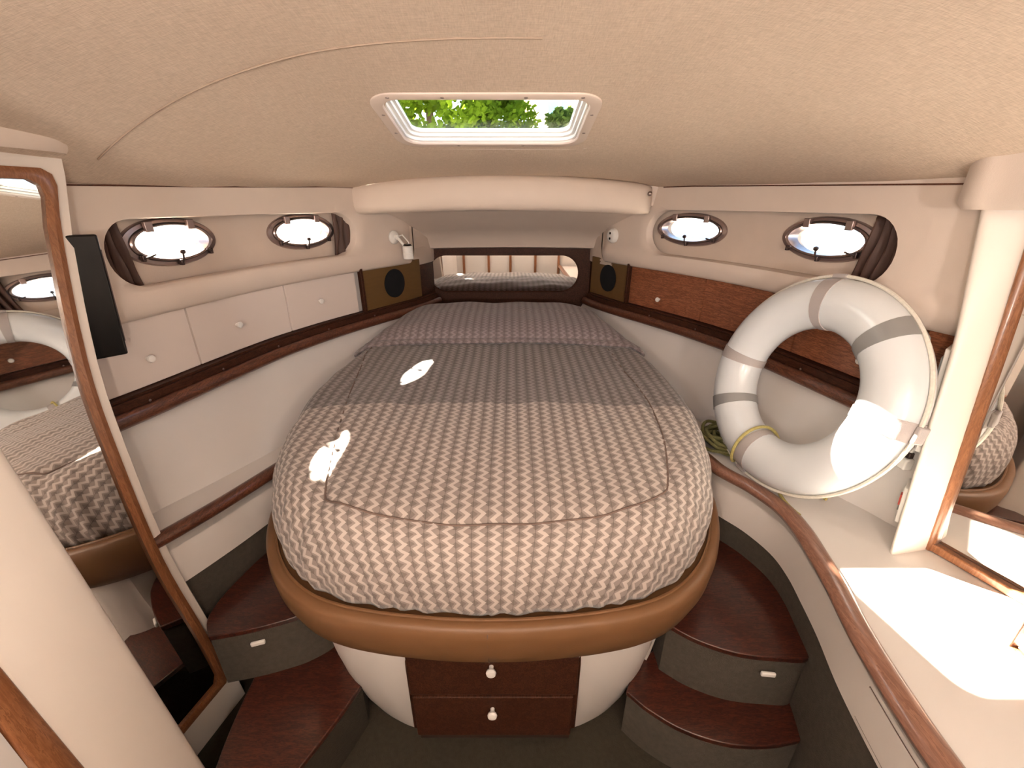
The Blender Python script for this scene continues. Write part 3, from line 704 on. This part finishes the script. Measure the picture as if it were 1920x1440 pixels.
# ------------------------------------------------------------------ right corner post, mirrors
SEC = [(-.752, (.975, .85), (.868, .752), (.985, .775)), (-.6, (.982, .87), (.885, .785), (.988, .79)), (-.45, (.988, .885), (.903, .82), (.990, .806)), (-.27, (.992, .91), (.922, .858), (.994, .828)), (-.1, (.99, .94), (.930, .90), (.997, .85)), (.05, (.985, .965), (.934, .932), (1.0, .868)), (.20, (.98, .98), (.936, .95), (1.0, .88))]
def sec(z):
    o = []
    for k in (1, 2, 3): o.append(Vector((interp([(a[0], a[k][0]) for a in SEC], z), interp([(a[0], a[k][1]) for a in SEC], z))))
    return o
cp = thing('corner_post', (.95, .82, -.752), 'tall cream corner post behind the lifebuoy with a wood strip', 'post')
rings = []
for z in lin(-.752, .20, 24):
    J, N_, S = sec(z); a = N_ + (J - N_) * .25; b_ = N_ + (S - N_) * .25; P = [J]
    for i in range(9):
        t = i / 8; P.append(a * (1 - t) ** 2 + N_ * 2 * t * (1 - t) + b_ * t * t)
    P += [S, Vector((1.07, S.y)), Vector((1.07, J.y))]
    rings.append([(p.x, p.y, z) for p in P])
MB().loft(rings).build('post_body', 'post', cp, sharp=50)
rings = []
for z in lin(-.750, .20, 24):
    J, N_, S = sec(z); d = (S - N_).normalized(); n_ = Vector((d.y, -d.x)); n_ = n_ if n_.y < 0 else -n_
    rings.append([tuple(S + d * a + n_ * b_) + (z,) for a, b_ in ((-.012, -.002), (-.012, .004), (-.006, .008), (.006, .008), (.012, .004), (.012, -.01))])
MB().loft(rings).build('wood_strip', 'oak', cp)
# vent grille and control panel on the narrow inner face
def face_pt(z, f, o):
    J, N_, S = sec(z); d = (J - N_); n_ = Vector((-d.y, d.x)).normalized(); n_ = n_ if n_.x < 0 else -n_
    p = N_ + d * f + n_ * o; return Vector((p.x, p.y, z))
vg = MB().loft([[face_pt(z, f, o) for f, o in ((.30, .0), (.30, .010), (.96, .010), (.96, .0))] for z in lin(-.52, -.29, 10)]).build('vent_frame', 'white', cp, .002)
for i in range(13):
    f = .36 + i * .045
    MB().loft([[face_pt(z, f + a, o) for a, o in ((0, .010), (.006, .0135), (.018, .0135), (.022, .010))] for z in lin(-.50, -.31, 6)]).build('louvre', 'strapg', vg)
pc_ = MB().loft([[face_pt(z, f, o) for f, o in ((.36, .0), (.36, .008), (.80, .008), (.80, .0))] for z in lin(-.695, -.61, 6)]).build('switch_panel', 'white', cp, .002)
MB().loft([[face_pt(z, f, o) for f, o in ((.46, .008), (.46, .012), (.58, .012), (.58, .008))] for z in (-.66, -.635)]).build('red_switch', 'red', pc_)
MB().loft([[face_pt(z, f, o) for f, o in ((.64, .008), (.64, .012), (.74, .012), (.74, .008))] for z in (-.685, -.665)]).build('grey_switch', 'strapg', pc_)
cb = thing('socket_plug', tuple(face_pt(-.60, .7, .02)), 'small white plug with a short cable beside the corner post', 'plug')
q0 = face_pt(-.575, .75, .022)
MB().box(q0, (.022, .022, .03)).build('plug_body', 'white', cb, .004)
MB().box(q0 + Vector((.002, 0, .022)), (.012, .012, .016)).build('plug_collar', 'dbronze', cb, .002)
MB().tube([q0 + Vector((.002, 0, .03)), q0 + Vector((.004, -.004, .045)), q0 + Vector((.02, -.01, .055)), face_pt(-.52, .55, .012)], .004, 8).build('cable', 'white', cb)
# mirror on the right side
mr = thing('mirror_wall', (1.02, .62, -.75), 'large mirror above the right ledge reflecting the bed', 'mirror')
MD = Vector((.36, -.933, 0)).normalized(); MN = Vector((-.933, -.36, .05)).normalized(); MZ = MN.cross(MD).normalized(); MZ = MZ if MZ.z > 0 else -MZ; M0 = Vector((.992, .785, -.73)) + MD * .17 + MZ * .73
MB().box(M0 + MZ * -.31 - MN * .002, (.36, .006, .84), (MD, MN, MZ)).build('mirror_glass', 'mirror', mr)
MB().box(M0 + MZ * -.741 + MN * .008, (.36, .022, .020), (MD, MN, MZ)).build('bottom_trim', 'oak', mr, .004)
MB().box(M0 + MZ * -.30 - MN * .015, (.37, .018, .95), (MD, MN, MZ)).build('backing', 'gel', mr)
md = thing('mirror_door', (.89, .36, -.75), 'wood framed mirror door edge at the lower right corner', 'mirror')
MB().box((.897, .36, -.32), (.014, .31, .80)).build('mirror_glass', 'mirror', md)
MB().box((.893, .52, -.32), (.026, .012, .85)).build('frame_stile', 'trim', md, .003)
MB().box((.893, .36, -.735), (.026, .32, .024)).build('frame_rail', 'oak', md, .003)

# ------------------------------------------------------------------ lifebuoy
RY = 1.065; RT = -wtan(1, RY); RN0 = wnor(1, RY)
lean = math.radians(15); RU = (Vector((0, 0, 1)) * math.cos(lean) - RN0 * math.sin(lean)).normalized(); RN = RT.cross(RU); RN = RN if RN.x < 0 else -RN
RC = Vector((.785, RY, -.458)); RR, RTU = .224, .066
if RT.y > 0: RT = -RT
lr = thing('lifebuoy', (RC.x, RC.y, -.75), 'white lifebuoy with grey straps leaning on the right wall', 'lifebuoy')
def tor(q, p, R=RR, r=RTU, fl_=.86):
    d = RT * math.cos(q) + RU * math.sin(q)
    return RC + d * (R + r * math.cos(p)) + RN * (r * fl_ * math.sin(p))
MB().grid([[tor(2 * math.pi * i / 96, 2 * math.pi * j / 28) for j in range(28)] for i in range(96)], cu=True, cv=True).build('ring_body', 'ring', lr)
for q, wd_, mt in ((97, 8.5, 'strapl'), (50, 9.5, 'strapg'), (2, 9, 'strapl'), (178, 8, 'strapl'), (216, 8.5, 'strapg'), (262, 8.5, 'strapl')):
    a0, a1 = math.radians(q - wd_ / 2), math.radians(q + wd_ / 2)
    MB().grid([[tor(a, 2 * math.pi * j / 28, RR, RTU + o) for j in range(28)] for a, o in ((a0, .0), (a0, .0022), (a1, .0022), (a1, .0))], cu=True).build('strap', mt, lr)
    if mt == 'strapl':
        d = RT * math.cos(math.radians(q)) + RU * math.sin(math.radians(q)); tt = -RT * math.sin(math.radians(q)) + RU * math.cos(math.radians(q))
        MB().box(RC + d * (RR + RTU + .005), (.012, .030, .04), (d, RN, tt)).build('strap_loop', 'strapl', lr, .004)
gp = []
for i in range(121):
    q = 2 * math.pi * i / 120; k = [97, 2, 178, 262]
    da = min(abs((math.degrees(q) - a + 180) % 360 - 180) for a in k)
    gp.append(tor(q, .15, RR, RTU + .006 - .002 * min(1, da / 30)) + RN * .0)
MB().tube(gp, .0045, 8).build('grab_line', 'rope_w', lr)
ry = []
for i in range(60):
    f = i / 59; p = math.radians(-60 + 330 * f); q = math.radians(244 + 26 * f + 6 * math.sin(f * 6.28))
    ry.append(tor(q, p, RR, RTU + .008))
MB().tube(ry, .0045, 8).build('lashing', 'rope_y', lr)
ry = [Vector((.80 + .06 * math.cos(a), .93 + .10 * math.sin(a), -.746 + .0)) for a in lin(.2, 3.6, 30)]
tag(MB().tube([p for p in ry], .0045, 8).build('rope_end', 'rope_y'), 'thin yellow rope lying on the ledge under the lifebuoy', 'rope')
# coil of rope on the ledge
rc = MB(); pts = []
for i in range(420):
    a = i / 420 * 2 * math.pi * 11; k = i / 420
    rr = .050 + .022 * math.sin(k * 37) ; pts.append(Vector((.705 + rr * 1.0 * math.cos(a), 1.235 + rr * 1.2 * math.sin(a), -.742 + .045 * (k * 2.2 % 1) + .006 * math.sin(a * 3 + k * 20))))
rc.tube(pts, .0055, 7)
tag(rc.build('rope_coil', 'rope_g'), 'tangled olive green rope coil between bed and lifebuoy', 'rope')

# ------------------------------------------------------------------ reading lamp, lamp socket
yl = 2.06; Pl = W(-1, yl, -.145, -.004); Nl = wnor(-1, yl); Tl = wtan(-1, yl)
rl = thing('reading_lamp', (Pl.x, Pl.y, -.24), 'small white swivel reading lamp on the left bow panel', 'lamp')
MB().lathe(Pl, Nl, [(.030, 0), (.030, .006), (.024, .012), (.012, .016), (.012, .028), (.002, .03)], 20).build('wall_plate', 'white', rl)
e1 = Pl + Nl * .026; e2 = e1 + Nl * .045 + Tl * .01 + Vector((0, 0, -.055))
MB().tube([e1, e1 + (e2 - e1) * .5, e2], .0065, 10).build('arm', 'white', rl)
MB().tube([e1 + Vector((0, 0, .004)), e1 + Nl * .03 + Vector((0, 0, .012)), e2 + Vector((0, 0, .035)) + Tl * .01, e2 + Tl * .012], .003, 8).build('wire', 'white', rl)
hd = MB().lathe(e2 + Vector((0, 0, .020)), (0, 0, -1), [(.020, 0), (.024, .004), (.024, .026), (.0225, .027), (.0225, .030), (.024, .031), (.024, .056), (.021, .058), (.019, .05)], 20).build('lamp_head', 'white', rl)
MB().lathe(e2 + Vector((0, 0, .021)), (0, 0, 1), [(.020, 0), (.016, .006), (.002, .009)], 16).build('lamp_cap', 'black', hd)
ys_ = 2.165; Ps = W(1, ys_, -.145, -.002); Ns = wnor(1, ys_)
so_ = thing('lamp_socket', (Ps.x, Ps.y, -.18), 'round white socket with black holes on the right bow panel', 'socket')
MB().lathe(Ps, Ns, [(.034, 0), (.034, .008), (.028, .020), (.020, .024), (.002, .024)], 20).build('socket_body', 'white', so_)
for dz in (.012, -.012): MB().lathe(Ps + Ns * .0235 + Vector((0, 0, dz)), Ns, [(.006, 0), (.006, .0015), (.001, .002)], 10).build('socket_hole', 'black', so_)

# ------------------------------------------------------------------ fill lamps added in the headliner, out of view behind the camera
def fill_ceiling_lamp(x, y, e, label):
    z = zc(x, y); t_ = thing('fill_ceiling_lamp', (x, y, z - .03), label, 'lamp', 'added ceiling fill lamps')
    MB().lathe((x, y, z + .01), (0, 0, -1), [(.085, 0), (.085, .015), (.078, .022), (.07, .022)], 28).build('lamp_base', 'white', t_)
    MB().lathe((x, y, z - .008), (0, 0, -1), [(.07, 0), (.066, .010), (.05, .018), (.02, .022), (.001, .023)], 28).build('diffuser', 'diff', t_)
    l = bpy.data.lights.new('ceiling_fill_light', 'AREA'); l.shape = 'DISK'; l.size = .13; l.energy = e; l.color = (1, .91, .83)
    lo_ = bpy.data.objects.new('ceiling_fill_light', l); C.objects.link(lo_); lo_.parent = t_; lo_.location = (0, 0, -.012)
fill_ceiling_lamp(-.35, -.30, 1.2, 'added round fill lamp on the ceiling, left, behind the camera')
fill_ceiling_lamp(.42, -.30, 1.2, 'added round fill lamp on the ceiling, right, behind the camera')
fill_ceiling_lamp(0, -.62, 1.2, 'added round fill lamp on the ceiling by the aft bulkhead, behind the camera')

def fill_sconce(x, e, label):  # uplighter added out of view to brighten the headliner
    t_ = thing('wall_fill_lamp', (x, -.86, -.22), label, 'lamp', 'added uplighter fill lamps')
    MB().box((x, -.892, -.14), (.07, .014, .16)).build('back_plate', 'white', t_, .005)
    MB().lathe((x, -.82, -.20), (0, 0, 1), [(.02, 0), (.045, .02), (.06, .06), (.065, .10), (.060, .10), (.05, .04), (.01, .03)], 24).build('shade', 'white', t_)
    MB().lathe((x, -.82, -.165), (0, 0, 1), [(.02, 0), (.025, .02), (.018, .04), (.002, .045)], 14).build('bulb', 'diff', t_)
    l = bpy.data.lights.new('sconce_fill_light', 'AREA'); l.shape = 'DISK'; l.size = .10; l.energy = e; l.color = (1, .91, .83)
    lo_ = bpy.data.objects.new('sconce_fill_light', l); C.objects.link(lo_); lo_.parent = t_; lo_.location = (0, .04, .15); lo_.rotation_euler = (math.radians(180 - 35), 0, 0)
fill_sconce(-.46, 7.5, 'added white fill uplighter on the aft bulkhead, left of the door panels')
fill_sconce(.46, 7.5, 'added white fill uplighter on the aft bulkhead, right of the door panels')

# ------------------------------------------------------------------ outside: water, trees, house
wt = MB(); wt.grid([[(x, y, -2.3) for x in lin(-60, 60, 8)] for y in lin(-60, 80, 8)])
tag(wt.build('water', 'water'), 'calm harbour water around the boat', 'water', kind='stuff')
def tree(x, y, zb, zt, rx, mat, label, n):
    t_ = thing('tree', (x, y, zb), label, 'tree', 'trees beyond the hatch')
    MB().tube([(x, y, zb), (x + .1, y, zb + (zt - zb) * .4), (x, y + .1, zb + (zt - zb) * .8)], lambda f: .14 * (1 - .7 * f), 8).build('trunk', 'bark', t_)
    m_ = MB(); vs = []; fs = []
    blobs = [(random.gauss(0, .45) * rx, random.gauss(0, .35) * rx, random.uniform(.25, .95)) for _ in range(26)]
    for i in range(n):
        b_ = random.choice(blobs); r = .34 * rx
        d = Vector((random.gauss(0, 1), random.gauss(0, 1), random.gauss(0, 1))).normalized() * r * random.uniform(.6, 1)
        c = Vector((x + b_[0], y + b_[1], zb + (zt - zb) * b_[2])) + d
        a = Vector((random.gauss(0, 1), random.gauss(0, 1), random.gauss(0, .6))).normalized(); u = a.orthogonal().normalized()
        L_ = random.uniform(.07, .13); w_ = L_ * .5; k = len(vs)
        vs += [c, c + a * L_ * .5 + u * w_, c + a * L_, c + a * L_ * .5 - u * w_]; fs.append((k, k + 1, k + 2, k + 3))
    m_.add(vs, fs); o = m_.build('crown', mat, t_); o['kind'] = 'stuff'
tree(-1.55, 9.0, -.9, 3.2, 1.25, 'leafa', 'bright green leafy tree at the left of the hatch view', 9000)
tree(-.55, 9.6, -.9, 3.1, 1.0, 'leafa', 'bright green leafy tree in the middle of the hatch view', 9000)
tree(.85, 8.8, -1.0, 1.55, .62, 'leafb', 'low olive tree below the house in the hatch view', 6000)
tree(-2.9, 10.0, -.9, 3.4, 1.2, 'leafa', 'bright green tree farthest left beyond the hatch', 6000)
tree(1.75, 9.4, -1.0, 1.50, .62, 'leafb', 'low olive tree farthest right beyond the hatch', 4000)
bn = MB().box((0, 12.6, -1.6), (40, 8, 1.2)).build('quay', 'house', None, .05); tag(bn, 'pale concrete quay beyond the bow', 'quay')
for x_, sd_ in ((-7, 'left'), (7, 'right')):
    tag(MB().box((x_, 2, -1.75), (10.5, 12.8, .5)).build('pontoon', 'house', None, .04), 'wide pale pontoon along the %s side of the boat' % sd_, 'pontoon', 'pontoons beside the boat')
hs = thing('house', (2.6, 15, -1.0), 'pale house with blue windows at the right of the hatch view', 'house')
MB().box((2.6, 15.5, 1.1), (4.2, 3, 4.2)).build('wall', 'house', hs)
MB().box((2.6, 15.2, 2.70), (4.5, 3.4, .06)).build('eave', 'roof', hs, .02)
MB().box((2.6, 15.2, 3.05), (4.3, 3.2, .62)).build('parapet', 'house', hs, .02)
for x in (1.15, 1.52, 1.89, 2.26):
    f_ = MB().box((x, 13.98, 2.42), (.34, .06, .46)).build('window', 'white', hs, .01)
    MB().box((x, 13.945, 2.42), (.28, .02, .40)).build('pane', 'hglass', f_)
